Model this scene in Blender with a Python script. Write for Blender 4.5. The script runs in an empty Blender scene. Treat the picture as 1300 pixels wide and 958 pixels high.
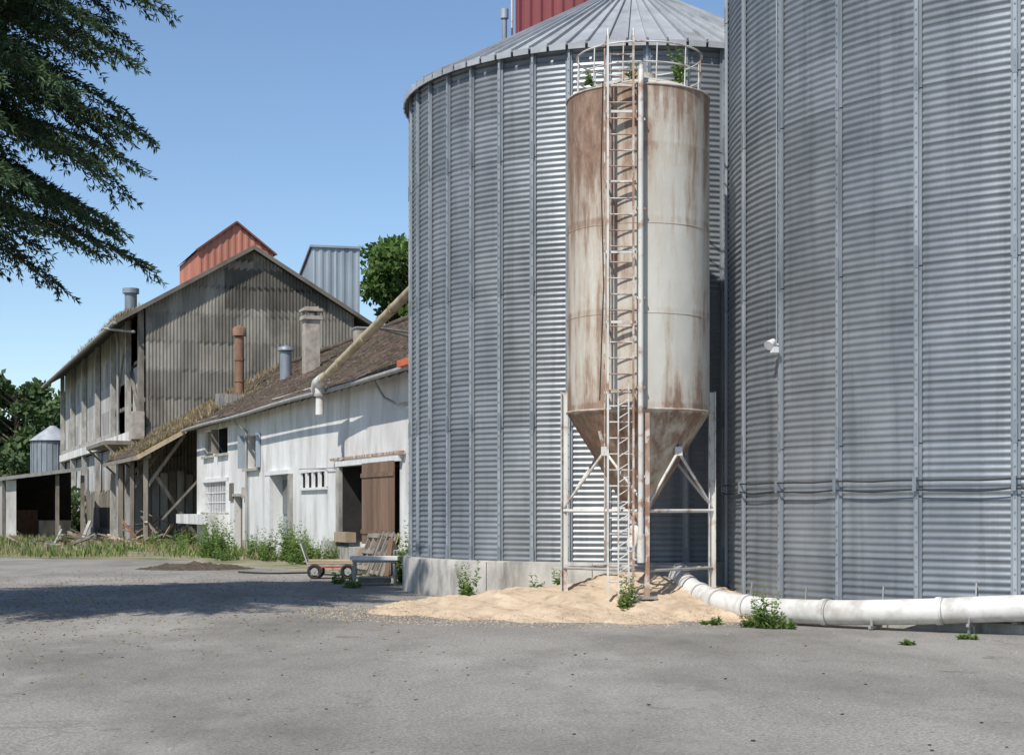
import bpy, math, random
import numpy as np
from mathutils import Vector, Matrix
random.seed(7)
rng = np.random.default_rng(11)
C = bpy.context.scene.collection
V = Vector

# ------------------------------------------------------------------ materials
def new_mat(name):
    m = bpy.data.materials.new(name); m.use_nodes = True
    nt = m.node_tree; nt.nodes.clear()
    out = nt.nodes.new('ShaderNodeOutputMaterial')
    p = nt.nodes.new('ShaderNodeBsdfPrincipled')
    nt.links.new(p.outputs[0], out.inputs[0])
    return m, nt, p, out

def nz(nt, scale, stretch=(1,1,1), detail=4, rough=.6, loc=(0,0,0)):
    tc = nt.nodes.new('ShaderNodeTexCoord'); mp = nt.nodes.new('ShaderNodeMapping')
    mp.inputs['Scale'].default_value = stretch; mp.inputs['Location'].default_value = loc
    n = nt.nodes.new('ShaderNodeTexNoise')
    n.inputs['Scale'].default_value = scale; n.inputs['Detail'].default_value = detail
    n.inputs['Roughness'].default_value = rough
    nt.links.new(tc.outputs['Object'], mp.inputs[0]); nt.links.new(mp.outputs[0], n.inputs['Vector'])
    return n.outputs['Fac']

def ramp(nt, fac, stops):
    r = nt.nodes.new('ShaderNodeValToRGB')
    e = r.color_ramp.elements
    e[0].position, e[0].color = stops[0][0], (*stops[0][1], 1)
    e[1].position, e[1].color = stops[-1][0], (*stops[-1][1], 1)
    for p, c in stops[1:-1]:
        k = e.new(p); k.color = (*c, 1)
    nt.links.new(fac, r.inputs[0]); return r.outputs[0]

def mixc(nt, fac, a, b, mode='MIX'):
    m = nt.nodes.new('ShaderNodeMix'); m.data_type = 'RGBA'; m.blend_type = mode
    for sock, val in ((m.inputs[0], fac), (m.inputs[6], a), (m.inputs[7], b)):
        if isinstance(val, (int, float)): sock.default_value = val
        elif isinstance(val, tuple): sock.default_value = (*val, 1)
        else: nt.links.new(val, sock)
    return m.outputs[2]

def math_n(nt, op, a, b=0.0, clamp=False):
    m = nt.nodes.new('ShaderNodeMath'); m.operation = op; m.use_clamp = clamp
    for i, v in enumerate((a, b)):
        if isinstance(v, (int, float)): m.inputs[i].default_value = v
        else: nt.links.new(v, m.inputs[i])
    return m.outputs[0]

def bumpn(nt, p, h, strength, dist=.02):
    b = nt.nodes.new('ShaderNodeBump'); b.inputs['Strength'].default_value = strength
    b.inputs['Distance'].default_value = dist
    nt.links.new(h, b.inputs['Height']); nt.links.new(b.outputs[0], p.inputs['Normal'])

def M(name, c1, c2, scale=3, stretch=(1,1,1), rough=.85, metal=0.0, bump=.3, bscale=60,
      lo=.35, hi=.65, tint=0.0, c3=None, s3=1.0, lo3=.5, hi3=.62, st3=(1,1,1)):
    m, nt, p, out = new_mat(name)
    col = ramp(nt, nz(nt, scale, stretch), [(lo, c1), (hi, c2)])
    if c3:
        f = ramp(nt, nz(nt, s3, st3, loc=(9,3,5)), [(lo3, (0,0,0)), (hi3, (1,1,1))])
        col = mixc(nt, f, col, c3)
    if tint:
        a = nt.nodes.new('ShaderNodeAttribute'); a.attribute_name = 'tint'
        t = math_n(nt, 'MULTIPLY_ADD', a.outputs['Fac'], tint); nt.nodes[-1].inputs[2].default_value = 1 - tint
        cc = nt.nodes.new('ShaderNodeCombineColor')
        for i in range(3): nt.links.new(t, cc.inputs[i])
        col = mixc(nt, 1.0, col, cc.outputs[0], 'MULTIPLY')
    nt.links.new(col, p.inputs['Base Color'])
    p.inputs['Roughness'].default_value = rough; p.inputs['Metallic'].default_value = metal
    if bump: bumpn(nt, p, nz(nt, bscale, detail=2), bump)
    return m

def leafmat(name, dark, light, trans=.3):
    m, nt, p, out = new_mat(name)
    a = nt.nodes.new('ShaderNodeAttribute'); a.attribute_name = 'tint'
    col = ramp(nt, a.outputs['Fac'], [(0, dark), (1, light)])
    nt.links.new(col, p.inputs['Base Color']); p.inputs['Roughness'].default_value = .6
    p.inputs['Specular IOR Level'].default_value = .25
    tr = nt.nodes.new('ShaderNodeBsdfTranslucent'); nt.links.new(col, tr.inputs[0])
    mx = nt.nodes.new('ShaderNodeMixShader'); mx.inputs[0].default_value = trans
    nt.links.new(p.outputs[0], mx.inputs[1]); nt.links.new(tr.outputs[0], mx.inputs[2])
    nt.links.new(mx.outputs[0], out.inputs[0]); return m

galv = M('galvanised_sheet', (.222,.248,.270), (.335,.360,.382), 1.3, (1,1,.5), .45, .40, .05, 25, .3, .7, tint=.28,
         c3=(.165,.18,.195), s3=1.6, st3=(2.5,2.5,.12), lo3=.52, hi3=.82)
galv_post = M('galvanised_post', (.29,.32,.345), (.43,.455,.48), 2, (1,1,.4), .45, .3, .05, 30, tint=.15)
galv_dark = M('galvanised_dark', (.22,.25,.28), (.31,.34,.37), 2, (1,1,.4), .5, .3, .05, 30, tint=.2)
roofmetal = M('silo_roof_sheet', (.38,.40,.42), (.50,.52,.54), 1.2, (1,1,1), .55, .2, .05, 20, tint=.2, c3=(.27,.27,.27), s3=1.5, lo3=.55, hi3=.8)
concrete = M('concrete', (.30,.285,.26), (.46,.44,.40), 2.5, (1,1,.7), .9, 0, .5, 40, c3=(.17,.16,.14), s3=2, st3=(1.5,1.5,.4), lo3=.5, hi3=.72)
pipe_white = M('white_pipe', (.60,.58,.53), (.72,.705,.67), 1.5, (1,1,1), .5, 0, .1, 30, c3=(.30,.26,.21), s3=2.2, lo3=.50, hi3=.78)
white_steel = M('white_painted_steel', (.54,.525,.485), (.68,.665,.625), 3, (1,1,.3), .55, 0, .1, 40, c3=(.33,.19,.12), s3=4, lo3=.52, hi3=.68)
rust_steel = M('rusty_steel', (.28,.15,.10), (.43,.31,.24), 7, (1,1,.3), .85, 0, .4, 60, c3=(.58,.54,.48), s3=5, lo3=.5, hi3=.6)
band_steel = M('weld_band', (.34,.25,.19), (.52,.46,.39), 6, (1,1,1), .85, 0, .2, 60)
rust_dark = M('rust_pipe', (.15,.075,.045), (.27,.155,.10), 3, (1,1,.4), .9, 0, .3, 50)
grey_steel = M('grey_steel', (.27,.26,.245), (.40,.39,.37), 4, (1,1,.3), .6, .2, .1, 50)
plaster = M('old_white_plaster', (.54,.53,.505), (.73,.725,.70), .8, (1,1,.5), .93, 0, .35, 12, .3, .62, c3=(.35,.335,.305), s3=.9, st3=(1.2,1.2,.35), lo3=.48, hi3=.8)
tile = M('mossy_roof_tile', (.125,.08,.058), (.24,.165,.125), 1.1, (1,1,1), .95, 0, .6, 9, .35, .65, tint=.55, c3=(.12,.11,.06), s3=.5, lo3=.45, hi3=.65)
drygrass = leafmat('dry_grass', (.22,.17,.085), (.46,.38,.23), .25)
vergegrass = leafmat('half_dry_grass', (.15,.17,.06), (.45,.40,.20), .3)
fibro = M('fibre_cement_sheet', (.235,.215,.18), (.36,.335,.285), 1.2, (1,1,.25), .95, 0, .3, 12, .35, .65, tint=.48, c3=(.16,.14,.11), s3=.7, st3=(1,1,.5), lo3=.45, hi3=.72)
fibro_light = M('fibre_cement_light', (.35,.345,.325), (.52,.515,.495), .8, (1,1,.3), .92, 0, .3, 12, tint=.35, c3=(.22,.20,.175), s3=.9, st3=(1,1,.3), lo3=.5, hi3=.75)
barnroof = M('old_barn_roofing', (.11,.095,.08), (.19,.165,.14), .7, (1,1,1), .95, 0, .3, 9, tint=.3)
redsheet = M('red_sheet', (.42,.155,.10), (.54,.22,.15), .6, (1,1,.4), .6, 0, .1, 12, tint=.2)
redtrim = M('brown_red_trim', (.14,.045,.035), (.2,.06,.045), .6, (1,1,.4), .6)
darkred = M('dark_red_sheet', (.20,.04,.045), (.27,.06,.062), .6, (1,1,.4), .6, 0, .1, 12, tint=.2)
bluesheet = M('blue_grey_sheet', (.27,.32,.36), (.36,.41,.45), .6, (1,1,.4), .5, .2, .1, 12, tint=.2)
wood_brown = M('brown_wood_door', (.17,.10,.06), (.27,.17,.11), 3, (1,1,.15), .8, 0, .3, 30, tint=.35)
wood_grey = M('weathered_wood', (.18,.16,.13), (.33,.29,.24), 3, (1,1,.3), .9, 0, .4, 30, tint=.4)
wood_pale = M('pale_wood', (.40,.31,.20), (.52,.42,.28), 3, (1,1,.3), .8, 0, .3, 30, tint=.3)
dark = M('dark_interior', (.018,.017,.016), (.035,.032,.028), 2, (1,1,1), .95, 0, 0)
glass = M('dirty_window_glass', (.03,.04,.05), (.06,.07,.08), 2, (1,1,1), .15, 0, 0)
shutter = M('blue_grey_shutter', (.28,.33,.38), (.37,.42,.47), 3, (1,1,.3), .7, 0, .1, 30)
brick = M('old_chimney_render', (.27,.235,.20), (.46,.41,.35), 3, (1,1,1), .95, 0, .5, 15)
orange = M('orange_tile', (.50,.10,.035), (.60,.16,.07), 3)
yellow_pipe = M('aged_cream_pipe', (.30,.235,.14), (.50,.42,.29), 2.2, (1,1,1), .75, 0, .2, 20)
rubber = M('rubber', (.02,.02,.02), (.035,.035,.035), 5)
redpaint = M('red_paint', (.30,.05,.035), (.4,.09,.06), 5, rough=.5)
whitetop = M('white_board', (.62,.62,.60), (.74,.74,.73), 4, rough=.6)
grain = M('spilled_grain', (.52,.39,.26), (.68,.54,.39), 1.6, (1,1,1), .95, 0, .9, 70, .3, .7, c3=(.36,.265,.175), s3=3, lo3=.5, hi3=.76)
mud = M('dark_soil', (.05,.037,.026), (.10,.075,.05), 6, bump=.8, bscale=25)
bark = M('bark', (.10,.07,.05), (.18,.13,.09), 6, (1,1,.3), .95, 0, .6, 20)
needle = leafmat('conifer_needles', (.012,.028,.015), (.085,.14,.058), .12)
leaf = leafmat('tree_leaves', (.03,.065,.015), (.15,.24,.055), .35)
leaf_far = leafmat('distant_leaves', (.035,.07,.028), (.125,.19,.07), .25)
weedm = leafmat('weed_leaves', (.06,.11,.025), (.22,.32,.08), .35)

# rusty silo skin
rsk, nt, p, out = new_mat('rust_streaked_white_paint')
at = nt.nodes.new('ShaderNodeAttribute'); at.attribute_name = 'bias'
n1 = nz(nt, 2.4, (1.9,1.9,.20), 8, .68)
n2 = nz(nt, 8.0, (1,1,.45), 6, .7)
n3 = nz(nt, 1.1, (1,1,.6), 5)
s = math_n(nt, 'ADD', math_n(nt, 'MULTIPLY', n1, .62), math_n(nt, 'MULTIPLY', n2, .34))
s = math_n(nt, 'ADD', s, math_n(nt, 'MULTIPLY', n3, .36))
s = math_n(nt, 'ADD', s, at.outputs['Fac'])
s = math_n(nt, 'SUBTRACT', s, .06)
paint = ramp(nt, n3, [(.35, (.50,.475,.41)), (.65, (.63,.61,.555))])
wash = ramp(nt, n2, [(.35, (.37,.285,.21)), (.65, (.51,.445,.365))])
rustc = ramp(nt, n2, [(.33, (.12,.066,.044)), (.5, (.22,.128,.084)), (.68, (.34,.235,.165))])
f1 = ramp(nt, s, [(.54, (0,0,0)), (.63, (.75,.75,.75)), (.8, (1,1,1))])
f2 = ramp(nt, s, [(.635, (0,0,0)), (.72, (.85,.85,.85)), (.9, (1,1,1))])
nt.links.new(mixc(nt, f2, mixc(nt, f1, paint, wash), rustc), p.inputs['Base Color'])
p.inputs['Roughness'].default_value = .72
bumpn(nt, p, n2, .15)

# asphalt
asph, nt, p, out = new_mat('old_asphalt')
base = ramp(nt, nz(nt, .16, (1,.6,1), 6, .6), [(.35, (.25,.232,.205)), (.65, (.37,.347,.31))])
fine = ramp(nt, nz(nt, 32, (1,1,1), 4, .8), [(.36, (.52,.52,.52)), (.62, (1.24,1.24,1.24))])
col = mixc(nt, 1.0, base, fine, 'MULTIPLY')
st = ramp(nt, nz(nt, .45, (1,.45,1), 7, .72, (4,7,0)), [(.45, (0,0,0)), (.72, (.85,.85,.85))])
col = mixc(nt, st, col, (.15,.138,.12))
st2 = ramp(nt, nz(nt, .22, (1.4,.5,1), 6, .7, (14,3,0)), [(.52, (0,0,0)), (.68, (.55,.55,.55))])
col = mixc(nt, st2, col, (.42,.395,.355))
st3 = ramp(nt, nz(nt, 1.3, (1,.7,1), 5, .65, (31,8,0)), [(.63, (0,0,0)), (.70, (.6,.6,.6))])
col = mixc(nt, st3, col, (.13,.12,.105))
sp = ramp(nt, nz(nt, 9, (1,1,1), 3, .5, (2,7,0)), [(.65, (0,0,0)), (.71, (.65,.65,.65))])
col = mixc(nt, sp, col, (.13,.12,.10))
sp2 = ramp(nt, nz(nt, 60, (1,1,1), 1, .5, (5,1,0)), [(.68, (0,0,0)), (.74, (.6,.6,.6))])
col = mixc(nt, sp2, col, (.50,.48,.44))
vo = nt.nodes.new('ShaderNodeTexVoronoi'); vo.feature = 'DISTANCE_TO_EDGE'; vo.inputs['Scale'].default_value = .12
tc = nt.nodes.new('ShaderNodeTexCoord')
nn = nt.nodes.new('ShaderNodeTexNoise'); nn.inputs['Scale'].default_value = 1.2; nn.inputs['Detail'].default_value = 5
nt.links.new(tc.outputs['Object'], nn.inputs['Vector'])
vm = nt.nodes.new('ShaderNodeVectorMath'); vm.operation = 'MULTIPLY_ADD'
nt.links.new(nn.outputs['Color'], vm.inputs[0]); vm.inputs[1].default_value = (1.6,1.6,0); nt.links.new(tc.outputs['Object'], vm.inputs[2])
nt.links.new(vm.outputs[0], vo.inputs['Vector'])
cr = ramp(nt, vo.outputs['Distance'], [(.0, (.4,.4,.4)), (.0035, (0,0,0))])
col = mixc(nt, cr, col, (.14,.13,.115))
nt.links.new(col, p.inputs['Base Color']); p.inputs['Roughness'].default_value = .95; p.inputs['Specular IOR Level'].default_value = .2
bumpn(nt, p, nz(nt, 60, (1,1,1), 3, .8), .7, .012)

dirt = M('dirt_and_grass_ground', (.11,.13,.05), (.29,.245,.165), .35, (1,1,1), .97, 0, .7, 20, .4, .6, c3=(.35,.30,.21), s3=.9, lo3=.5, hi3=.65)

# ------------------------------------------------------------------ mesh helpers
class MB:
    def __init__(s): s.v=[]; s.f=[]; s.m=[]; s.t=[]; s.sm=[]; s.mats=[]
    def mi(s, mat):
        if mat not in s.mats: s.mats.append(mat)
        return s.mats.index(mat)
    def face(s, idx, mat, tint=None, smooth=False):
        s.f.append(idx); s.m.append(s.mi(mat)); s.t.append(random.random() if tint is None else tint); s.sm.append(smooth)
    def quad(s, pts, mat, tint=None):
        b=len(s.v); s.v += [tuple(p) for p in pts]; s.face(list(range(b, b+len(pts))), mat, tint)
    def box(s, c, size, mat, ax=None, tint=None):
        ax = ax or (V((1,0,0)), V((0,1,0)), V((0,0,1)))
        c=V(c); b=len(s.v); t=random.random() if tint is None else tint
        for i in (-1,1):
            for j in (-1,1):
                for k in (-1,1):
                    s.v.append(tuple(c+ax[0]*(i*size[0]/2)+ax[1]*(j*size[1]/2)+ax[2]*(k*size[2]/2)))
        for q in ((0,1,3,2),(4,6,7,5),(0,4,5,1),(2,3,7,6),(0,2,6,4),(1,5,7,3)):
            s.face([b+i for i in q], mat, t)
    def beam(s, p0, p1, w, h, mat, up=V((0,0,1)), tint=None):
        p0=V(p0); p1=V(p1); d=p1-p0; L=d.length; d.normalize()
        x=d.cross(up)
        if x.length<1e-3: x=d.cross(V((0,1,0)))
        x.normalize(); z=x.cross(d)
        s.box((p0+p1)/2, (w, L, h), mat, (x, d, z), tint)
    def path(s, pts, r, mat, seg=12, caps=True, tint=None):
        pts=[V(p) for p in pts]; n=len(pts); b=len(s.v); t=random.random() if tint is None else tint
        rr = r if isinstance(r,(list,tuple)) else [r]*n
        ref=None; rings=[]
        for i,pp in enumerate(pts):
            d=(pts[min(i+1,n-1)]-pts[max(i-1,0)]).normalized()
            if ref is None:
                ref=d.orthogonal().normalized()
            ref=(ref-d*ref.dot(d)).normalized(); o=d.cross(ref)
            rings.append([pp+ref*(math.cos(2*math.pi*k/seg)*rr[i])+o*(math.sin(2*math.pi*k/seg)*rr[i]) for k in range(seg)])
        full=[]
        for i in range(n-1):
            full.append(rings[i])
            if (pts[i+1]-pts[i]).length>.8:
                for q in (.05,.95): full.append([rings[i][k].lerp(rings[i+1][k],q) for k in range(seg)])
        full.append(rings[-1]); n2=len(full)
        for rg in full: s.v += [tuple(q) for q in rg]
        for i in range(n2-1):
            for k in range(seg):
                s.face([b+i*seg+k,b+i*seg+(k+1)%seg,b+(i+1)*seg+(k+1)%seg,b+(i+1)*seg+k], mat, t, True)
        if caps:
            for rg in (full[0][::-1], full[-1]):
                b2=len(s.v); s.v += [tuple(q) for q in rg]; s.face(list(range(b2,b2+seg)), mat, t)
    def ring(s, c, R, r, mat, seg=48, a0=0, a1=2*math.pi, rs=8):
        pts=[(c[0]+R*math.cos(a0+(a1-a0)*i/seg), c[1]+R*math.sin(a0+(a1-a0)*i/seg), c[2]) for i in range(seg+1)]
        s.path(pts, r, mat, rs, False)
    def grid(s, fn, nu, nv, mat, tint=None, smooth=False):
        b=len(s.v)
        for i in range(nu+1):
            for j in range(nv+1): s.v.append(tuple(fn(i/nu, j/nv)))
        for i in range(nu):
            for j in range(nv):
                t = tint(i/nu+.5/nu, j/nv+.5/nv) if tint else .5
                s.face([b+i*(nv+1)+j, b+(i+1)*(nv+1)+j, b+(i+1)*(nv+1)+j+1, b+i*(nv+1)+j+1], mat, t, smooth)
    def build(s, name, parent=None):
        me=bpy.data.meshes.new(name); me.from_pydata(s.v, [], s.f)
        for m in s.mats: me.materials.append(m)
        me.polygons.foreach_set('material_index', s.m); me.polygons.foreach_set('use_smooth', s.sm)
        a=me.attributes.new('tint','FLOAT','FACE'); a.data.foreach_set('value', s.t)
        me.update(); o=bpy.data.objects.new(name, me); C.objects.link(o)
        if parent: o.parent=parent
        return o

def empty(name):
    e=bpy.data.objects.new(name, None); C.objects.link(e); return e

def blades(name, P, D, L, W, mat, tint, parent=None):
    N=len(P); R=rng.normal(size=(N,3)); S=np.cross(D,R); S/= (np.linalg.norm(S,axis=1,keepdims=True)+1e-9)
    L=np.broadcast_to(L,(N,))[:,None]; W=np.broadcast_to(W,(N,))[:,None]
    v=np.stack([P, P+D*L*.45+S*W, P+D*L, P+D*L*.45-S*W],1).reshape(-1,3)
    me=bpy.data.meshes.new(name); me.vertices.add(4*N); me.vertices.foreach_set('co', v.astype(np.float32).ravel())
    me.loops.add(4*N); me.loops.foreach_set('vertex_index', np.arange(4*N,dtype=np.int32))
    me.polygons.add(N); me.polygons.foreach_set('loop_start', np.arange(0,4*N,4,dtype=np.int32))
    me.update(calc_edges=True)
    a=me.attributes.new('tint','FLOAT','FACE'); a.data.foreach_set('value', np.clip(tint,0,1).astype(np.float32))
    me.materials.append(mat); o=bpy.data.objects.new(name, me); C.objects.link(o)
    if parent: o.parent=parent
    return o

def unit(a): return a/(np.linalg.norm(a,axis=1,keepdims=True)+1e-9)

# ------------------------------------------------------------------ ground
g=MB(); g.grid(lambda a,b:(-1500+3000*a,-500+3000*b,0),20,20,dirt); g.build('ground')
edge=[(-80,60),(-30,57),(-17.5,54),(-10.3,50.5),(-8.0,46.5),(-5.6,43.3),(-3.6,39.5),(-2.6,36.0),(-1.9,34.6)]
pts=[]
for (a,b) in zip(edge[:-1],edge[1:]):
    n=max(3,int((V(b)-V(a)).length/.5))
    for i in range(n):
        t=i/n; q=V(a).lerp(V(b),t); pts.append((q.x+random.uniform(-.16,.16), q.y+random.uniform(-.25,.25), .004))
pts += [(-1.9,34.6,.004),(8,34.6,.004),(60,34.6,.004),(60,-40,.004),(-80,-40,.004)]
a=MB(); a.quad(pts, asph); a.build('asphalt_yard')

# ------------------------------------------------------------------ corrugated silos
def corr_silo(name, cx, cy, R, z0, z1, npan, ang0, k, amp, roof_rise, base_h, base_R):
    par=empty(name)
    pitch=.104; rows=int((z1-z0)/pitch*6); cols=npan*k
    zz=np.linspace(z0,z1,rows+1); rr=R+amp*np.sin(2*np.pi*(zz-z0)/pitch)
    th=ang0+2*np.pi*np.arange(cols)/cols
    X=cx+rr[:,None]*np.cos(th)[None]; Y=cy+rr[:,None]*np.sin(th)[None]; Zc=np.repeat(zz[:,None],cols,1)
    v=np.stack([X,Y,Zc],-1).reshape(-1,3)
    i,j=np.meshgrid(np.arange(rows),np.arange(cols),indexing='ij'); j2=(j+1)%cols
    f=np.stack([i*cols+j,i*cols+j2,(i+1)*cols+j2,(i+1)*cols+j],-1).reshape(-1,4)
    N=len(f); me=bpy.data.meshes.new('corrugated_wall'); me.vertices.add(len(v)); me.vertices.foreach_set('co',v.astype(np.float32).ravel())
    me.loops.add(4*N); me.loops.foreach_set('vertex_index',f.astype(np.int32).ravel())
    me.polygons.add(N); me.polygons.foreach_set('loop_start',np.arange(0,4*N,4,dtype=np.int32))
    me.polygons.foreach_set('use_smooth',np.ones(N,dtype=bool)); me.update(calc_edges=True)
    nr=int((z1-z0)/.832)+2; tab=rng.random((nr,npan//2+2))
    sh=((zz[i]-z0)/.832).astype(int); pn=(j//k); tint=tab[sh,(pn+ (sh%2))//2]*.8+rng.random((nr,npan+1))[sh,pn]*.2
    lap=((zz[i]-z0)%.832)<.018
    tint=np.where(lap,tint*.2-.5,tint).reshape(-1)
    at=me.attributes.new('tint','FLOAT','FACE'); at.data.foreach_set('value',tint.astype(np.float32))
    me.materials.append(galv); o=bpy.data.objects.new('corrugated_wall',me); C.objects.link(o); o.parent=par
    s=MB()
    for q in range(npan):
        t=ang0+2*math.pi*q/npan; rad=V((math.cos(t),math.sin(t),0)); tan=V((-math.sin(t),math.cos(t),0))
        c=V((cx,cy,0)); h=z0-.02
        while h<z1:
            h2=min(h+2.496,z1); m=(h+h2)/2; tt=random.random()
            s.box(c+rad*(R+.035)+V((0,0,m)),(.05,.05,h2-h-.012),galv_post,(rad,tan,V((0,0,1))),tt)
            for sg in (-1,1): s.box(c+rad*(R+.018)+tan*(.045*sg)+V((0,0,m)),(.012,.045,h2-h-.02),galv_dark,(rad,tan,V((0,0,1))),tt)
            s.box(c+rad*(R+.062)+V((0,0,h+.12)),(.008,.07,.30),galv_dark,(rad,tan,V((0,0,1))))
            h=h2
    zb_=z0+.05
    while zb_<z1:
        for q in range(npan):
            t=ang0+2*math.pi*q/npan
            if math.sin(t)>.35: continue
            rad=V((math.cos(t),math.sin(t),0)); tan=V((-math.sin(t),math.cos(t),0))
            s.box(V((cx,cy,zb_))+rad*(R+.064),(.012,.022,.022),galv_dark,(rad,tan,V((0,0,1))),0)
        zb_+=.208
    s.build('vertical_stiffeners',par)
    r=MB(); nseg=npan*2; Ro=R+.16; za=z1+.02; zt=z1+roof_rise
    for q in range(nseg):
        t0=ang0+2*math.pi*q/nseg; t1=ang0+2*math.pi*(q+1)/nseg
        def pt(t,fr,dz=0):
            rad=Ro*(1-fr)+.35*fr; return (cx+rad*math.cos(t),cy+rad*math.sin(t),za-.07+(zt-za)*fr+dz)
        r.quad([pt(t0,0),pt(t1,0),pt(t1,1),pt(t0,1)],roofmetal)
        r.beam(pt(t0,0,.03),pt(t0,1,.03),.03,.06,roofmetal)
        tm=(t0+t1)/2; rad=V((math.cos(tm),math.sin(tm),0)); tan=V((-math.sin(tm),math.cos(tm),0))
        r.box(V((cx,cy,za-.10))+rad*(Ro-.01),(.03,2*math.pi*Ro/nseg*.86,.11),roofmetal,(rad,tan,V((0,0,1))))
    r.path([(cx,cy,zt-.1),(cx,cy,zt+.35)],.42,roofmetal,24)
    r.build('conical_roof',par)
    b=MB(); b.path([(cx,cy,0.0),(cx,cy,base_h-.03),(cx,cy,base_h)],[base_R,base_R,base_R-.03],concrete,96)
    if base_h>.5:
        for q in range(14):
            t=2*math.pi*q/14; rad=V((math.cos(t),math.sin(t),0)); tan=V((-math.sin(t),math.cos(t),0))
            b.box(V((cx,cy,base_h/2))+rad*(base_R-.002),(.012,.012,base_h-.05),mud,(rad,tan,V((0,0,1))))
    b.build('concrete_base',par)
    return par

corr_silo('grain_silo', 2.53,33.3,4.65,.72,10.2,41,math.radians(233.9),3,.0115,2.45,.72,4.83)
corr_silo('grain_silo', 10.75,27.1,7.0,.14,13.5,31,math.radians(212.6),6,.0105,3.8,.14,7.1)

e=empty('silo_tie_cable'); m=MB()
for zc,sg in ((2.10,.012),(1.97,.03)):
    P=[]
    n=31*6
    for i in range(n+1):
        t=math.radians(212.6)+2*math.pi*i/n; ph=(i%6)/6
        z=zc-sg*4*ph*(1-ph)+.005*math.sin(i*1.7)
        P.append((10.75+7.1*math.cos(t),27.1+7.1*math.sin(t),z))
    m.path(P,.012,rubber,6,False)
for q in range(31):
    t=math.radians(212.6)+2*math.pi*q/31; rad=V((math.cos(t),math.sin(t),0)); tan=V((-math.sin(t),math.cos(t),0))
    m.box(V((10.75,27.1,2.04))+rad*7.085,(.07,.06,.2),galv_dark,(rad,tan,V((0,0,1))))
m.build('cables_and_clamps',e)
e=empty('silo_floodlight'); m=MB()
t=math.radians(201.0); rad=V((math.cos(t),math.sin(t),0)); tan=V((-math.sin(t),math.cos(t),0)); q=V((10.75,27.1,4.25))+rad*7.07
m.beam(q,q+rad*.12+V((0,0,.02)),.03,.03,whitetop)
m.path([q+rad*.08+V((0,0,.05)),q+rad*.16+tan*.03,q+rad*.2+tan*.05+V((0,0,-.03))],[.045,.065,.08],whitetop,14)
m.box(q+rad*.1+tan*.06+V((0,0,-.09)),(.10,.09,.09),whitetop,(rad,tan,V((0,0,1))))
m.path([q+rad*.03+V((0,0,z)) for z in (0,.6,1.4,3.0,5.0,7.5)],.010,galv_post,6)
m.build('lamp_housing_and_conduit',e)

# ------------------------------------------------------------------ rusty feed silo
fs=empty('rusty_feed_silo'); cx,cy,R=2.08,26.0,1.17
zb,ztp=3.26,8.40
def skin(name, prof, seg=96):
    vs=[];bias=[];fs_=[]
    seams=[8.40,7.4,6.2,4.78,3.26]
    for (r,z) in prof:
        for k in range(seg):
            a=2*math.pi*k/seg
            vs.append((cx+r*math.cos(a),cy+r*math.sin(a),z))
            xs=math.cos(a)
            b=-.032 - .068*math.tanh((xs+.05)*2.6)
            if xs>.6: b+=.11*(xs-.6)/.4
            for sm in seams:
                d=sm-z
                if 0<=d<2.2: b+=(.17 if sm>8 else .04)*math.exp(-d*(.9 if sm>8 else 2.2))
                if -.10<d<.0: b+=.04
            if z<zb+.9 and z>zb: b+=.09*(1-(z-zb)/.9)
            if z<zb: b+=.12-.02*xs
            bias.append(b)
    n=len(prof)
    for i in range(n-1):
        for k in range(seg):
            fs_.append((i*seg+k,i*seg+(k+1)%seg,(i+1)*seg+(k+1)%seg,(i+1)*seg+k))
    me=bpy.data.meshes.new(name); me.from_pydata(vs,[],fs_); me.materials.append(rsk)
    me.polygons.foreach_set('use_smooth',[True]*len(fs_))
    a=me.attributes.new('bias','FLOAT','POINT'); a.data.foreach_set('value',bias)
    o=bpy.data.objects.new(name,me); C.objects.link(o); o.parent=fs
skin('steel_shell',[(R,zb+(ztp-zb)*i/110) for i in range(111)])
skin('hopper_cone',[(R*(1-t)+.16*t, zb*(1-t)+1.62*t) for t in [i/30 for i in range(31)]])
skin('domed_top',[(R*(1-t)+.25*t, ztp+.30*math.sin(t*1.5)) for t in [i/8 for i in range(9)]])
m=MB()
for z,rr_ in ((8.39,.018),(6.2,.004),(4.78,.004),(3.27,.018)):
    m.ring((cx,cy,z),R+.002,rr_,band_steel,96,rs=6)
m.path([(cx,cy,1.66),(cx,cy,1.45)],[.17,.17],rust_steel,20)
m.path([(cx,cy,1.45),(cx-.1,cy-.15,1.15),(cx-.12,cy-.3,.95)],[.12,.10,.09],white_steel,16)
m.path([(cx,cy,8.66),(cx,cy,8.82)],[.3,.3],rust_steel,24)
m.build('weld_bands_and_outlet',fs)
m=MB()
LR=R+.02
legs=[]
for ang in (180,272,0,92):
    a=math.radians(ang); rad=V((math.cos(a),math.sin(a),0)); tan=V((-math.sin(a),math.cos(a),0)); q=V((cx,cy,0))+rad*(LR+.03)
    legs.append(q)
    side_=ang in (0,180); top=3.62 if side_ else 3.2; wdt=.13 if side_ else .07
    mt=white_steel if side_ else rust_steel
    m.box(q+rad*.05+V((0,0,top/2+.0)),(.014,wdt,top),mt,(rad,tan,V((0,0,1))))
    m.box(q-rad*.05+V((0,0,top/2)),(.014,wdt,top-.01),mt,(rad,tan,V((0,0,1))))
    m.box(q+V((0,0,top/2)),(.086,.012,top-.02),mt,(rad,tan,V((0,0,1))))
    m.box(q+V((0,0,.3)),(.3,.3,.04),grey_steel,(rad,tan,V((0,0,1))))
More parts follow.
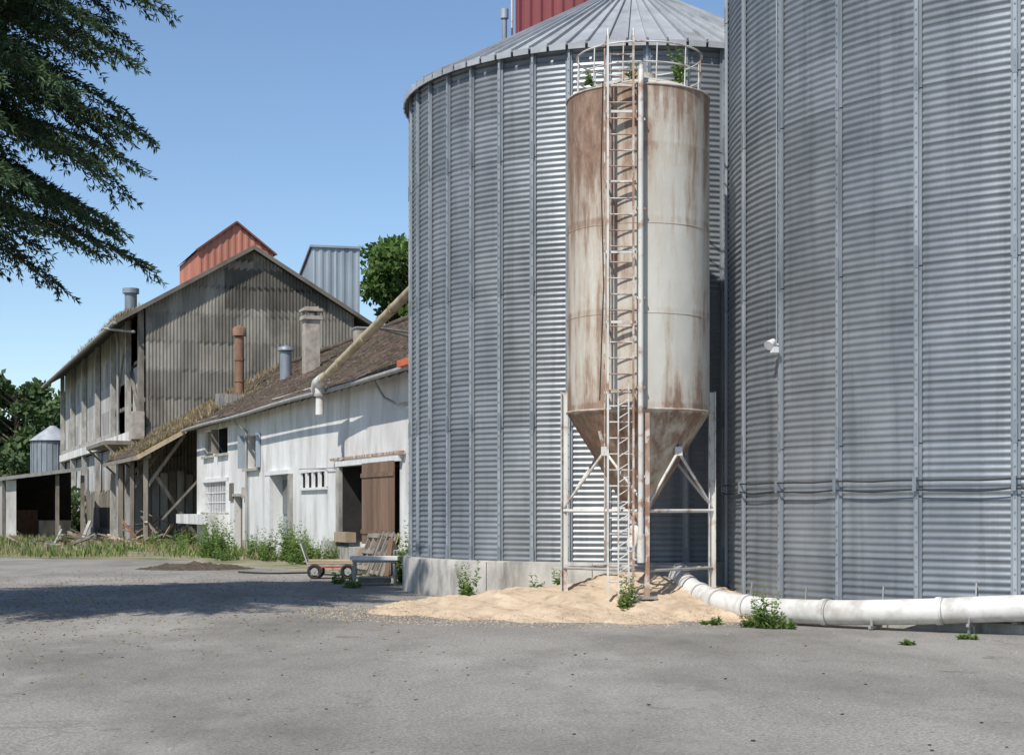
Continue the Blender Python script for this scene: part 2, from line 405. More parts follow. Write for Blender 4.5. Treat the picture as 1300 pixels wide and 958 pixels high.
for i in range(4):
    p0=legs[i];p1=legs[(i+1)%4]; z=1.66
    m.path([p0+V((0,0,z)),p1+V((0,0,z))],.030,white_steel,8)
    m.path([p0+V((0,0,.72)),p1+V((0,0,.72))],.024,grey_steel,8)
    mid=(p0+p1)/2; inn=(mid-V((cx,cy,0)))
    top=V((cx,cy,2.62))+inn.normalized()*.84
    m.path([p0+V((0,0,1.72)),top],.024,white_steel,8)
    m.path([p1+V((0,0,1.72)),top],.024,white_steel,8)
    m.box(top,(.12,.12,.14),white_steel)
    m.beam(top,top+V((0,0,.6))+inn.normalized()*.22,.07,.03,rust_steel)
m.build('support_legs_and_bracing',fs)
m=MB()
ly=cy-R-.16; lx0,lx1=1.50,1.90
for x,mt in ((lx0,white_steel),(lx1,rust_steel)):
    m.beam((x,ly,.35),(x,ly,9.1),.032,.05,mt,V((0,1,0)))
m.beam((lx0-.05,ly+.03,.9),(lx0-.05,ly+.03,8.9),.02,.03,rust_steel,V((0,1,0)))
z=.55
while z<9.0:
    m.path([(lx0,ly,z),(lx1,ly,z)],.012,rust_steel if z>3.4 else white_steel,8); z+=.25
for z in (3.5,4.6,5.7,6.8,7.9,8.3):
    for x in (lx0,lx1):
        yy=cy-math.sqrt(R*R-(x-cx)**2); m.beam((x,ly,z),(x,yy,z),.03,.03,rust_steel)
    m.box(((lx0+lx1)/2,ly+.05,z+.02),(.52,.03,.04),white_steel)
for x in (1.66,1.82): m.beam((x,ly-.07,.35),(x,ly-.07,3.7),.022,.022,white_steel,V((0,1,0)))
z=.5
while z<3.6:
    m.path([(1.66,ly-.07,z),(1.82,ly-.07,z+.1)],.009,white_steel,6); z+=.2
m.build('ladder',fs)
m=MB()
m.path([(2.02,ly+.04,1.25),(2.02,ly+.04,8.45),(2.03,ly+.08,8.62),(2.06,cy-.9,8.74),(2.08,cy-.3,8.76)],.043,white_steel,14)
m.path([(2.02,ly+.04,.85),(2.02,ly+.04,1.3)],.06,white_steel,14)
for z in (2.2,3.6,5.0,6.4,7.8): m.box((2.02,ly+.09,z),(.14,.1,.035),rust_steel)
m.path([(1.43,cy-R-.05,8.4),(1.40,cy-R-.04,7),(1.44,cy-R-.06,5.2),(1.38,cy-R-.03,3.4)],.010,rubber,6)
m.build('fill_pipe',fs)
m=MB()
for z in (9.10,8.78): m.ring((cx+.02,cy,z),1.03,.012 if z<9. else .015,white_steel,56)
for k in range(12):
    a=2*math.pi*k/12+.2; m.path([(cx+1.03*math.cos(a),cy+1.03*math.sin(a),8.4),(cx+.02+1.03*math.cos(a),cy+1.03*math.sin(a),9.1)],.011,white_steel,6)
for x in (lx0,lx1): m.path([(x,ly,9.0),(x,ly,9.2),(x+.01,ly+.25,9.24),(x,cy-.95,9.1)],.016,white_steel,8)
m.build('top_guard_rail',fs)

# ------------------------------------------------------------------ grain pile
def hgrain(x,y):
    def cone(px,py,h,ax,ay,pw=1.0):
        d=math.hypot((x-px)/ax,(y-py)/ay); return h*(1-d**pw)
    h=max(cone(2.1,26.6,.66,3.7,3.1,.8), cone(.6,26.6,.42,3.0,2.6,.9), cone(3.0,25.6,.46,2.0,2.2), cone(1.5,25.2,.40,3.0,1.9,.8))
    h+= .05*math.sin(x*3.1+y*1.3)*math.sin(y*2.7-x) +.02*math.sin(x*9+y*4)+.014*math.sin(x*21)*math.sin(y*19)+.01*math.sin(x*37+y*11)*math.sin(y*31-x*9)
    return max(h,-.03)
m=MB(); m.grid(lambda a,b:(-2.6+7.0*a,22.6+6.6*b,hgrain(-2.6+7.0*a,22.6+6.6*b)+.006),180,160,grain,smooth=True); m.build('grain_pile')
n=9000; a_=rng.uniform(0,2*np.pi,n); rr_=rng.uniform(.7,1.2,n)
X=1.3+4.0*rr_*np.cos(a_); Yv=25.9+3.0*rr_*np.sin(a_)
kp=(Yv<27)&(np.hypot(X-10.75,Yv-27.1)>7.2)
P=np.stack([X,Yv,[max(0,hgrain(x,y))+.012 for x,y in zip(X,Yv)]],1)[kp]; n=len(P)
blades('scattered_grain',P,unit(rng.normal(size=(n,3))*np.array([1,1,.25])),.03,.007,grain,rng.random(n))

# ------------------------------------------------------------------ ground pipe
e=empty('white_ground_pipe'); m=MB()
ctrl=[(2.86,26.9,.60),(2.82,26.2,.50),(2.98,25.3,.34),(3.3,24.3,.235),(3.85,23.3,.20),(4.6,22.45,.22),(5.6,21.7,.28),(6.6,21.1,.36),(7.8,20.6,.42),(9.2,20.35,.45),(11,20.3,.45)]
def catmull(P,n=8):
    P=[V(p) for p in P]; o=[]
    for i in range(len(P)-1):
        a=P[max(i-1,0)];b=P[i];c=P[i+1];d=P[min(i+2,len(P)-1)]
        for k in range(n):
            t=k/n; o.append(.5*((2*b)+(c-a)*t+(2*a-5*b+4*c-d)*t*t+(3*b-a-3*c+d)*t**3))
    o.append(P[-1]); return o
cp=catmull(ctrl)
m.path(cp,.178,pipe_white,28)
for i in list(range(6,len(cp)-1,11))+[3,12,22]:
    d=(cp[i+1]-cp[i]).normalized(); m.path([cp[i]-d*.035,cp[i]+d*.035],.194,pipe_white,28)
    m.path([cp[i]+d*.06,cp[i]+d*.075],.19,grey_steel,28)
m.build('pipe_segments',e)
m=MB()
for i in range(26,len(cp)-1,9):
    c=cp[i]; d=(cp[i+1]-cp[i]).normalized(); x=d.cross(V((0,0,1))).normalized()
    for s_ in (-.14,.14): m.beam(c+x*s_+V((0,0,-c.z)),c+x*s_+V((0,0,-.1)),.03,.03,grey_steel)
    m.beam(c-x*.2+V((0,0,-.2)),c+x*.2+V((0,0,-.2)),.04,.04,grey_steel)
    m.beam(c+x*-.24+V((0,0,-.1)),c+x*-.30+V((0,0,.35)),.02,.02,grey_steel)
m.build('pipe_stands',e)

# ------------------------------------------------------------------ white farm building
def W(s_,o,z): return V((-2.5-.358*s_-.934*o, 40+.934*s_-.358*o, z))
U=V((-.358,.934,0)); Nn=V((-.934,-.358,0)); Z=V((0,0,1)); AX=(U,Nn,Z)
def wall_holes(mb,F,s0,s1,z0,z1,holes,mat,depth=.3):
    ss=sorted({s0,s1,*[h[0] for h in holes],*[h[1] for h in holes]}); zs=sorted({z0,z1,*[h[2] for h in holes],*[h[3] for h in holes]})
    for a,b in zip(ss[:-1],ss[1:]):
        for c,d in zip(zs[:-1],zs[1:]):
            ms,mz=(a+b)/2,(c+d)/2
            if any(h[0]<ms<h[1] and h[2]<mz<h[3] for h in holes): continue
            mb.quad([F(a,0,c),F(b,0,c),F(b,0,d),F(a,0,d)],mat,.5)
    for h in holes:
        a,b,c,d=h[:4]; bm=h[4]; dp=h[5] if len(h)>5 else depth; rm=h[6] if len(h)>6 else mat
        mb.quad([F(a,0,c),F(b,0,c),F(b,-dp,c),F(a,-dp,c)],rm,.5); mb.quad([F(a,0,d),F(b,0,d),F(b,-dp,d),F(a,-dp,d)],rm,.5)
        mb.quad([F(a,0,c),F(a,0,d),F(a,-dp,d),F(a,-dp,c)],rm,.5); mb.quad([F(b,0,c),F(b,0,d),F(b,-dp,d),F(b,-dp,c)],rm,.5)
        mb.quad([F(a,-dp,c),F(b,-dp,c),F(b,-dp,d),F(a,-dp,d)],bm,.5)
wb=empty('white_farm_building')
m=MB()
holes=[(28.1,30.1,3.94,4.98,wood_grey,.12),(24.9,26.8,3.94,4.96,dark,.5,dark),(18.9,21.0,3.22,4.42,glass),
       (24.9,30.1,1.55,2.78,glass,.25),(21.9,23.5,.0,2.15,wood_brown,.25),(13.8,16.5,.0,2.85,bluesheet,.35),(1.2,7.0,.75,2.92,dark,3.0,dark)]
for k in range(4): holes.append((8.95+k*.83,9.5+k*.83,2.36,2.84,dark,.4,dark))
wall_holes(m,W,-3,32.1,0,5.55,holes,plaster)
m.quad([W(32.1,0,0),W(32.1,-12,0),W(32.1,-12,5.4),W(32.1,-6,8.8),W(32.1,0,5.4)],plaster,.5)
m.quad([W(-3,0,0),W(-3,-12,0),W(-3,-12,5.4),W(-3,-6,8.8),W(-3,0,5.4)],plaster,.5)
m.quad([W(-3,-12,0),W(32,-12,0),W(32,-12,5.4),W(-3,-12,5.4)],plaster,.5)
m.build('walls',wb)
m=MB()
def slab(s0,s1,z0,z1,o0,o1,mat,F=W,mb=None): (mb or m).box((F(s0,o0,z0)+F(s1,o1,z1))/2,(abs(s1-s0),abs(o1-o0),abs(z1-z0)),mat,AX)
slab(8.75,12.15,2.84,2.92,.003,.07,whitetop); slab(8.75,12.15,2.28,2.36,.003,.09,whitetop)
for k in range(5): slab(8.75+k*.83-.02,8.93+k*.83,2.362,2.838,.003,.06,whitetop)
for k in range(4): m.beam(W(8.98+k*.83,-.06,2.38),W(9.45+k*.83,-.06,2.82),.05,.03,whitetop)
slab(7.0,7.35,.0,3.05,.003,.12,concrete); slab(.9,7.35,2.93,3.08,.005,.14,whitetop); slab(.6,7.9,3.12,3.19,.05,.16,rust_steel)
slab(6.3,7.6,.0,.75,.003,.5,concrete); slab(-2.5,6.3,.0,.62,.003,.35,concrete)
slab(16.5,17.3,0,3.0,.003,.12,whitetop); slab(13.6,17.3,2.86,3.0,.003,.14,whitetop); slab(13.4,13.78,0,2.86,.003,.1,concrete)
slab(14.0,15.6,.1,1.3,-.33,-.28,wood_grey); slab(14.0,16.3,1.5,2.7,-.33,-.30,glass)
for a,b,z in ((27.9,30.3,3.88),(24.7,27.0,3.88),(18.7,21.2,3.14),(24.6,30.4,1.48)): slab(a,b,z-.05,z+.05,.003,.14,concrete)
for k in range(14): slab(25.1+k*.37,25.16+k*.37,1.55,2.78,-.05,-.02,whitetop)
for z in (1.95,2.35): slab(24.95,30.05,z-.02,z+.02,-.02,.0,whitetop)
slab(24.7,24.88,1.5,2.95,.003,.08,whitetop);slab(30.12,30.3,1.5,2.95,.003,.08,whitetop);slab(24.7,30.3,2.8,2.95,.003,.09,whitetop)
slab(18.9+1.01,18.9+1.09,3.22,4.42,-.2,-.14,whitetop)
slab(18.5,18.88,3.2,4.44,.02,.12,shutter); slab(21.02,21.08,3.2,4.44,.02,.35,shutter); slab(26.82,26.88,3.95,4.95,.02,.3,wood_grey)
slab(24.5,32.2,1.05,1.45,.003,.9,plaster); slab(24.5,24.8,0,1.05,.003,.85,plaster); slab(23.6,24.3,2.0,2.7,.003,.06,wood_grey)
slab(21.8,23.6,2.17,2.27,.003,.07,concrete)
slab(21.3,21.5,2.1,2.5,.003,.12,brick)
slab(7.7,13.3,0,.45,.004,.03,concrete); slab(17.4,21.7,0,.5,.004,.03,concrete)
m.build('window_and_door_trim',wb)
m=MB()
for k in range(13):
    slab(1.22+k*.235,1.22+k*.235+.228,.72,2.95,.13,.17,wood_brown)
slab(1.2,4.3,1.0,1.12,.171,.2,wood_brown); slab(1.2,4.3,2.55,2.67,.171,.2,wood_brown)
slab(4.32,4.5,.78,2.9,-.3,-.22,wood_grey)
m.build('sliding_wood_door',wb)
m=MB()
SL=.57
def roofz(o): return 5.52-SL*o
def roof_part(s0,s1,oe,ow):
    n=int((oe-ow)/.34); nu=int((s1-s0)/.26)
    for c in range(n):
        o0=oe+(ow-oe)*c/n; o1=oe+(ow-oe)*(c+1)/n
        def P(s_,o,dz):
            zz=roofz(o)+dz+.02*math.sin(s_*1.1+o*2)+.03*math.sin(s_*.31+1)
            return W(s_,o,zz)
        for k in range(nu):
            a=s0+(s1-s0)*k/nu; b=s0+(s1-s0)*(k+1)/nu-.012; j=random.uniform(-.012,.018)
            m.quad([P(a,o0,.06+j),P(b,o0,.06+j),P(b,o1-.03,.012),P(a,o1-.03,.012)],tile); m.quad([P(a,o0,.06+j),P(b,o0,.06+j),P(b,o0,0),P(a,o0,0)],tile)
roof_part(-3,32,.55,-6); roof_part(32,45,2.6,-6)
def plane(s0,s1,oa,ob,fz,mat,dz=-.05): m.quad([W(s0,oa,fz(oa)+dz),W(s1,oa,fz(oa)+dz),W(s1,ob,fz(ob)+dz),W(s0,ob,fz(ob)+dz)],mat,.3)
plane(-3,32,.55,-6,roofz,wood_grey); plane(32,45,2.6,-6,roofz,wood_grey)
fz2=lambda o: roofz(-6)-SL*(-6-o)
plane(-3,45,-6,-12.6,fz2,tile,0)
m.path([W(s_,-6,roofz(-6)+.06+.02*math.sin(s_)) for s_ in np.linspace(-3,45,60)],.13,tile,8)
m.beam(W(32,.5,roofz(.5)-.1),W(32,2.62,roofz(2.62)-.1),.06,.2,wood_pale)
m.beam(W(32,2.6,roofz(2.6)-.12),W(45,2.6,roofz(2.6)-.12),.06,.18,wood_grey)
for k in range(44):
    s_=-2.6+k*.8; m.beam(W(s_,0,roofz(0)-.14),W(s_,.5,roofz(.5)-.14),.08,.12,wood_grey)
m.build('tiled_roof',wb)
m=MB()
m.path([W(s_,.66,roofz(.6)-.06-.02*math.sin(s_*.4)) for s_ in np.linspace(-3,32.1,50)],.065,grey_steel,10)
m.path([W(20.7,.6,5.05),W(20.7,.55,4.9),W(20.6,.12,4.6),W(20.6,.1,0.1)],.055,grey_steel,8)
m.path([W(1.6,.6,5.05),W(1.6,.3,4.6),W(1.0,.12,4.4),W(-1,.1,4.4)],.035,grey_steel,8)
m.box(W(-2.0,.75,5.22),(1.3,.2,.16),orange,AX)
m.path([W(6.9,.08,2.9),W(12.2,.08,2.98)],.015,grey_steel,6)
m.build('gutter_and_downpipes',wb)
m=MB()
c=V((-7.73,60.6,0)); m.box(c+V((0,0,7.6)),(.56,.56,2.7),brick,AX); m.box(c+V((0,0,9.0)),(.74,.74,.14),brick,AX)
for i in (-1,1):
    for j in (-1,1): m.box(c+U*(.24*i)+Nn*(.24*j)+V((0,0,9.16)),(.1,.1,.2),brick,AX)
m.box(c+V((0,0,9.3)),(.76,.76,.1),brick,AX); m.box(c+V((0,0,9.38)),(.5,.5,.09),brick,AX)
c=V((-9.6,66.9,0)); m.path([c+V((0,0,6.6)),c+V((0,0,8.35))],.25,galv_dark,18); m.path([c+V((0,0,8.38)),c+V((0,0,8.5)),c+V((0,0,8.62))],[.36,.36,.05],galv_dark,18)
c=V((-12.75,73.7,0)); m.path([c+V((0,0,6.5)),c+V((0,0,9.7))],.22,rust_dark,16); m.path([c+V((0,0,9.75)),c+V((0,0,10.1)),c+V((0,0,10.25))],[.32,.32,.1],rust_dark,16)
for z in (7.6,8.6): m.path([c+V((0,0,z)),c+V((0,0,z+.08))],.25,rust_dark,16)
m.box(W(26,-5.8,9.0),(.6,.45,.5),brick,AX); m.box(W(26,-5.8,9.28),(.7,.55,.06),grey_steel,AX)
m.build('chimneys_and_vents',wb)
m=MB()
for s_,o in ((33.0,2.1),(41.6,2.1),(37.5,2.1)):
    m.beam(W(s_,o,0),W(s_,o,roofz(o)-.2),.2,.2,wood_grey)
    m.beam(W(s_,o,2.6),W(s_,.4,roofz(.4)-.3),.14,.14,wood_grey)
m.beam(W(32.2,2.1,roofz(2.1)-.3),W(44,2.1,roofz(2.1)-.3),.2,.2,wood_grey)
m.beam(W(32.3,-2.5,5.6),W(33,1.4,1.2),.1,.1,wood_grey)
m.beam(W(33.5,-.5,.0),W(33.2,1.6,3.1),.1,.14,wood_grey)
for k in range(9): m.box(W(32.6,-1.0-.2*k,5.9),(.03,.17,1.9),fibro_light,AX)
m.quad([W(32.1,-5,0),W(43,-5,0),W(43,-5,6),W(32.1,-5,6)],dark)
for k in range(12): m.box(W(42.4,2.0-.42*k,1.9),(.03,.36,random.uniform(2.8,3.6)),fibro_light if k%3 else wood_grey,AX)
for k in range(26):
    a=W(random.uniform(33,41),random.uniform(-2,2.5),random.uniform(.05,.9)); d=V((random.uniform(-1,1),random.uniform(-1,1),random.uniform(-.1,.5))).normalized()
    m.beam(a,a+d*random.uniform(.8,2.2),.14,.05,random.choice([wood_grey,wood_pale,rust_dark]))
m.build('open_lean_to_bay',wb)

# ------------------------------------------------------------------ barn
def B(s_,o,z): return V((-18.6-.358*s_-.934*o, 80+.934*s_-.358*o, z))
bn=empty('corrugated_barn')
m=MB(); Wd=10.9
top=lambda w: 11.9+.59*min(w,Wd-w)
tabg=[[random.random() for _ in range(40)] for _ in range(20)]
def gt(a,b):
    w=a*Wd; z=b*top(w); r=int(z/1.45); c=int(w/.92); t=tabg[r][c]
    if 12.0<z<14.1 and 4.0<w<9.5: t=t*.2-.5
    if (z%1.45)<.12: t-=.4
    return t
m.grid(lambda a,b: B(.020*math.sin(2*math.pi*a*Wd/.177),-a*Wd,b*top(a*Wd)),62*5,80,fibro,gt)
m.build('gable_wall',bn)
m=MB()
def side(F,s0,s1,z0,z1,o,mat,pitch=.25,amp=.014,rows=4):
    n=int((s1-s0)/pitch*4)
    tb=[[random.random() for _ in range(400)] for _ in range(20)]
    m.grid(lambda a,b:F(s0+(s1-s0)*a,o+amp*math.sin(2*math.pi*(s1-s0)*a/pitch),z0+(z1-z0)*b),n,rows,mat,lambda a,b:tb[int(b*rows)][int((s1-s0)*a/1.1)])
side(B,12,44,6.1,11.9,0,fibro_light)
side(B,5.5,12,8.6,11.9,0,fibro_light); side(B,2.6,5.2,6.1,9.2,-.05,fibro_light)
side(B,13,30,0.5,5.2,-.1,fibro_light); side(B,33,44,0,5.2,-.1,fibro_light)
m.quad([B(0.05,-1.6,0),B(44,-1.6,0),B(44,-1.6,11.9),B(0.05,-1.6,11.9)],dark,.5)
m.quad([B(44,0,0),B(44,-Wd,0),B(44,-Wd,11.9),B(44,-Wd/2,15.1),B(44,0,11.9)],fibro,.5)
m.quad([B(0,-Wd,0),B(44,-Wd,0),B(44,-Wd,11.9),B(0,-Wd,11.9)],fibro,.5)
def bx(s0,s1,z0,z1,o0,o1,mat): m.box((B(s0,o0,z0)+B(s1,o1,z1))/2,(abs(s1-s0),abs(o1-o0),abs(z1-z0)),mat,AX)
bx(0.2,44.2,5.25,5.75,.05,.4,plaster); bx(10,44.2,5.8,6.05,.05,.3,concrete)
for s_ in (.35,5.3,12,20,28,36,43.8): bx(s_-.22,s_+.22,0,11.8,.06,.34,concrete if s_>1 else wood_grey)
bx(0,12,7.2,7.4,-.3,-.1,wood_grey); bx(0,12,9.4,9.55,-.3,-.1,wood_grey)
m.beam(B(1,.1,6),B(5,.1,9),.15,.15,wood_grey); m.beam(B(6,.15,11.5),B(11,.15,7),.12,.12,wood_grey)
bx(-.3,1.0,5.2,6.6,.1,.7,brick)
bx(2,11,5.0,5.2,.3,1.8,wood_grey); m.beam(B(2,1.8,5),B(2,.3,3.6),.1,.1,wood_grey); m.beam(B(10,1.8,5),B(10,.3,3.6),.1,.1,wood_grey)
for k in range(34): bx(14+k*.42,14.38+k*.42,.1,2.6+random.uniform(-.2,.3),.0,.08,wood_grey)
for k in range(18):
    if k not in(5,6,11): bx(2+k*.5,2.42+k*.5,.1,3.0+random.uniform(-.6,.3),.0,.08,wood_grey)
bx(0,44,0,.5,-.05,.2,concrete)
m.path([B(8,.5,11.6),B(8,.4,10.8),B(8,.4,.3)],.09,grey_steel,8)
m.path([B(-.3,.6,10.6),B(1.8,1.9,10.95)],.07,grey_steel,8)
m.build('side_wall',bn)
m=MB()
rz=lambda w: 12.02+.59*(w if w<Wd/2 else Wd-w)
def rp(w0,w1):
    m.grid(lambda a,b:B(-.5+45.5*a,-(w0+(w1-w0)*b),rz(w0+(w1-w0)*b)+.03*math.sin(2*math.pi*45.5*a/.35)),45*8,6,barnroof,lambda a,b:(int(a*40)*7+int(b*6)*13)%10/10)
rp(-1.5,Wd/2); rp(Wd/2,Wd+1.2)
for w0,w1 in ((-1.5,Wd/2),(Wd/2,Wd+1.2)):
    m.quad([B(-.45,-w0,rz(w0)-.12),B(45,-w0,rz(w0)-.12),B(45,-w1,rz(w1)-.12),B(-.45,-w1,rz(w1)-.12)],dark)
    m.beam(B(-.5,-w0,rz(w0)-.04),B(-.5,-w1,rz(w1)-.04),.08,.2,barnroof,Z)
m.beam(B(-.5,1.5,rz(-1.5)-.1),B(45,1.5,rz(-1.5)-.1),.08,.2,barnroof)
m.path([B(s_,1.62,rz(-1.5)-.12) for s_ in np.linspace(-.5,45,10)],.09,grey_steel,8)
m.path([B(8,-.3,12.3),B(8,-.3,13.6)],.34,galv_dark,16); m.path([B(8,-.3,13.62),B(8,-.3,13.9)],.46,galv_dark,16)
m.build('barn_roof',bn)

def sheet_box(mb,F,s0,s1,w0,w1,z0,ztop,mat,pitch=.33,amp=.03):
    for (a,b) in (((s0,w0),(s0,w1)),((s0,w0),(s1,w0)),((s1,w0),(s1,w1)),((s0,w1),(s1,w1))):
        L=math.hypot(b[0]-a[0],b[1]-a[1]); n=max(4,int(L/pitch)*4)
        ds=1 if a[0]==b[0] else 0
        sg=-1 if (ds and a[0]==s0) or ((not ds) and a[1]==w0) else 1
        def fn(t,v,a=a,b=b,ds=ds,sg=sg,L=L):
            s_=a[0]+(b[0]-a[0])*t; w=a[1]+(b[1]-a[1])*t; q=amp*(1 if math.sin(2*math.pi*L*t/pitch)>0 else -1)*sg
            zt=ztop(s_,w); return F(s_+(q if ds else 0),-(w+(0 if ds else q)),z0+(zt-z0)*v)
        mb.grid(fn,n,3,mat,lambda t,v:(int(t*9)*5+int(v*3)*3)%7/7)
rt=empty('red_elevator_tower'); m=MB()
s0,s1,w0,w1=13.5,20.5,5.0,9.5; wm=(w0+w1)/2
tz=lambda s_,w: 17.2+1.7*(1-abs(w-wm)/((w1-w0)/2))
sheet_box(m,B,s0,s1,w0,w1,12,tz,redsheet,.4,.02)
for sgn in (-1,1):
    we=wm+sgn*2.45
    m.quad([B(s0-.2,-wm,19.0),B(s1+.3,-wm,19.0),B(s1+.3,-we,17.13),B(s0-.2,-we,17.13)],redsheet,.2)
    m.beam(B(s0-.2,-wm,18.97),B(s0-.2,-we,17.1),.05,.11,redtrim)
m.build('tower_cladding',rt)
gtw=empty('grey_elevator_tower'); m=MB()
def G(s_,o,z): return V((-10.9-.25*s_-.968*o, 86+.968*s_-.25*o, z))
sheet_box(m,G,0,8,0,2.6,3,lambda s_,w:16.0-.17*s_,bluesheet,.4,.025)
m.quad([G(-.08,.08,16.05),G(8.1,.08,14.7),G(8.1,-2.68,14.7),G(-.08,-2.68,16.05)],bluesheet,.1)
m.beam(G(-.08,.08,16.0),G(-.08,-2.68,16.0),.06,.12,bluesheet); m.beam(G(-.08,.1,16.0),G(8.1,.1,14.65),.06,.12,galv_dark)
m.build('tower_cladding',gtw)

hh=empty('red_headhouse'); m=MB()
def H(s_,o,z): return V((.12-o, 42+s_, z))
HW=2.0
sheet_box(m,H,0,3.5,0,HW,14.35,lambda s_,w:18.5,darkred,.28,.02)
m.quad([H(0,0,14.36),H(3.5,0,14.36),H(3.5,-HW,14.36),H(0,-HW,14.36)],grey_steel)
m.quad([H(-.2,.2,18.5),H(3.7,.2,18.5),H(3.7,-HW-.2,18.5),H(-.2,-HW-.2,18.5)],grey_steel)
for s_ in (.3,3.2):
    for w in (.2,HW-.2): m.beam(H(s_,-w,0),H(s_,-w,14.3),.16,.16,grey_steel)
for z in (4,8,12):
    m.beam(H(.3,-.2,z),H(.3,-HW+.2,z),.1,.1,grey_steel); m.beam(H(.3,-.2,z),H(.3,-HW+.2,z-3.8),.08,.08,grey_steel)
m.path([H(.2,.32,12),H(.2,.32,14.9)],.07,galv_dark,12); m.path([H(.2,.32,14.8),H(.2,.32,15.05)],.11,galv_post,12)
m.path([H(.6,.12,12),H(.6,.12,15.6)],.03,white_steel,8); m.path([H(.6,.4,12),H(.6,.4,14.2),H(.6,.1,14.3)],.05,galv_post,8)
m.build('headhouse_and_frame',hh)

ch=empty('grain_chute'); m=MB()
m.path([(-1.9,34.9,6.86),(-5.62,45.6,5.28)],.115,yellow_pipe,16)
for t in (.25,.5,.75):
    a=V((-1.9,34.9,6.86)).lerp(V((-5.62,45.6,5.28)),t); d=V((-3.72,10.7,-1.58)).normalized(); m.path([a,a+d*.08],.135,yellow_pipe,16)
m.path([(-5.35,44.9,5.42),(-5.62,45.6,5.3),(-5.7,45.95,5.16)],[.16,.18,.17],pipe_white,16)
m.path([(-5.55,45.5,5.3),(-5.55,45.5,4.95)],.14,pipe_white,16); m.path([(-5.55,45.5,4.95),(-5.55,45.5,4.4)],[.115,.125],pipe_white,16)
m.path([(-5.55,45.5,4.93),(-5.55,45.5,5.0)],.17,grey_steel,16)
m.path([(-3.4,39.3,6.2),W(1,-1,6.2)],.03,grey_steel,6); m.path([(-3.4,39.3,6.2),W(3,-1.2,6.3)],.03,grey_steel,6)
m.build('chute_pipe',ch)

# ------------------------------------------------------------------ shed, distant silo, house
sh=empty('open_shed'); m=MB()
def bx2(s0,s1,z0,z1,o0,o1,mat): m.box((B(s0,o0,z0)+B(s1,o1,z1))/2,(abs(s1-s0),abs(o1-o0),abs(z1-z0)),mat,AX)
m.quad([B(11.6,1.6,4.1),B(22,1.6,4.1),B(22,6.5,3.45),B(11.6,6.5,3.45)],barnroof); m.beam(B(11.6,1.6,4.0),B(11.6,6.5,3.35),.08,.2,grey_steel)
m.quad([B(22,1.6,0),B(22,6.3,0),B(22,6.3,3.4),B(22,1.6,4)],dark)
bx2(12,22,0,3.35,6.1,6.2,fibro_light); bx2(11.9,12.1,0,3.3,5.55,6.15,plaster)
for o in (1.9,3.3,6.2): bx2(11.9,12.15,0,3.6,o-.1,o+.1,wood_grey)
bx2(13.5,16,0,1.0,2.4,4.2,wood_grey); bx2(17,19,0,1.6,4,5.5,rust_dark)
m.build('shed_structure',sh)
ds=empty('small_metal_silo'); m=MB()
m.path([(-37.9,130,0),(-37.9,130,7.2)],1.7,galv_dark,32); m.path([(-37.9,130,7.25),(-37.9,130,8.5)],[1.9,.2],roofmetal,32)
for k in range(24):
    a=2*math.pi*k/24; m.beam((-37.9+1.73*math.cos(a),130+1.73*math.sin(a),0),(-37.9+1.73*math.cos(a),130+1.73*math.sin(a),7.2),.05,.05,galv_dark)
m.build('silo_body',ds)
hs=empty('distant_house'); m=MB()
m.box((-62,160,3),(12,9,6),plaster)
m.quad([(-68.5,155,6),(-55.5,155,6),(-55.5,160,9.5),(-68.5,160,9.5)],orange); m.quad([(-68.5,165,6),(-55.5,165,6),(-55.5,160,9.5),(-68.5,160,9.5)],orange)
for x in (-65,-61,-58): m.box((x,155.45,3.6),(1.2,.1,1.5),glass)
m.build('house_body',hs)

# ------------------------------------------------------------------ trees
def broadleaf(name,x,y,h,r,nl,mat,lsz,seed,zlow=.25):
    r_=np.random.default_rng(seed); par=empty(name); m=MB()
    m.path([(x,y,0),(x+.1,y,h*.3),(x,y+.2,h*.6),(x+.1,y,h*.9)],[r*.08,r*.06,r*.04,.04],bark,10)
    nc=70; cen=[];cr=[]
    for k in range(nc):
        a=r_.uniform(0,2*np.pi); zf=r_.uniform(zlow,1.0); rad=r*np.sqrt(max(.05,1-((zf-.55)/.52)**2))*r_.uniform(.35,1)
        c=np.array([x+rad*np.cos(a),y+rad*np.sin(a),h*zf-.3]); cen.append(c); cr.append(r*r_.uniform(.12,.30))
        m.path([(x,y,max(h*.2,c[2]-rad*.7)),tuple(c)],[r*.02,.03],bark,5)
    m.build('trunk_and_limbs',par)
    cen=np.array(cen);cr=np.array(cr); idx=r_.integers(0,nc,nl)
    d=unit(r_.normal(size=(nl,3)))*(r_.random((nl,1))**.45)
    P=cen[idx]+d*cr[idx][:,None]*np.array([1.1,1.1,.75])
    D=unit(r_.normal(size=(nl,3))+np.array([0,0,-.3])+d*.8)
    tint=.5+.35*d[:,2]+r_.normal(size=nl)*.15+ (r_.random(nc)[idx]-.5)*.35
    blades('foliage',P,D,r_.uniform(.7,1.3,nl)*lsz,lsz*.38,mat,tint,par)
broadleaf('broadleaf_tree',-6.6,112,20.9,5.3,17000,leaf,.42,1)
broadleaf('broadleaf_tree',-1.0,120,17,5.5,8000,leaf,.6,2)
for k,(x,y,h,r) in enumerate([(-46,146,13.8,5.4),(-39.5,150,12,5.0),(-43,156,12.5,5),(-52,150,11.5,5.5),(-34,165,12,5),(-63,172,12,6)]):
    broadleaf('background_tree',x,y,h,r,10000,leaf_far,.6,10+k,.08)
n=30000; X=rng.uniform(-260,200,n); hh_=6.5+3*np.sin(X*.09)+2*np.sin(X*.23+1)+1.2*np.sin(X*.7)
P=np.stack([X,225+rng.uniform(-4,4,n),rng.random(n)**.8*hh_],1)
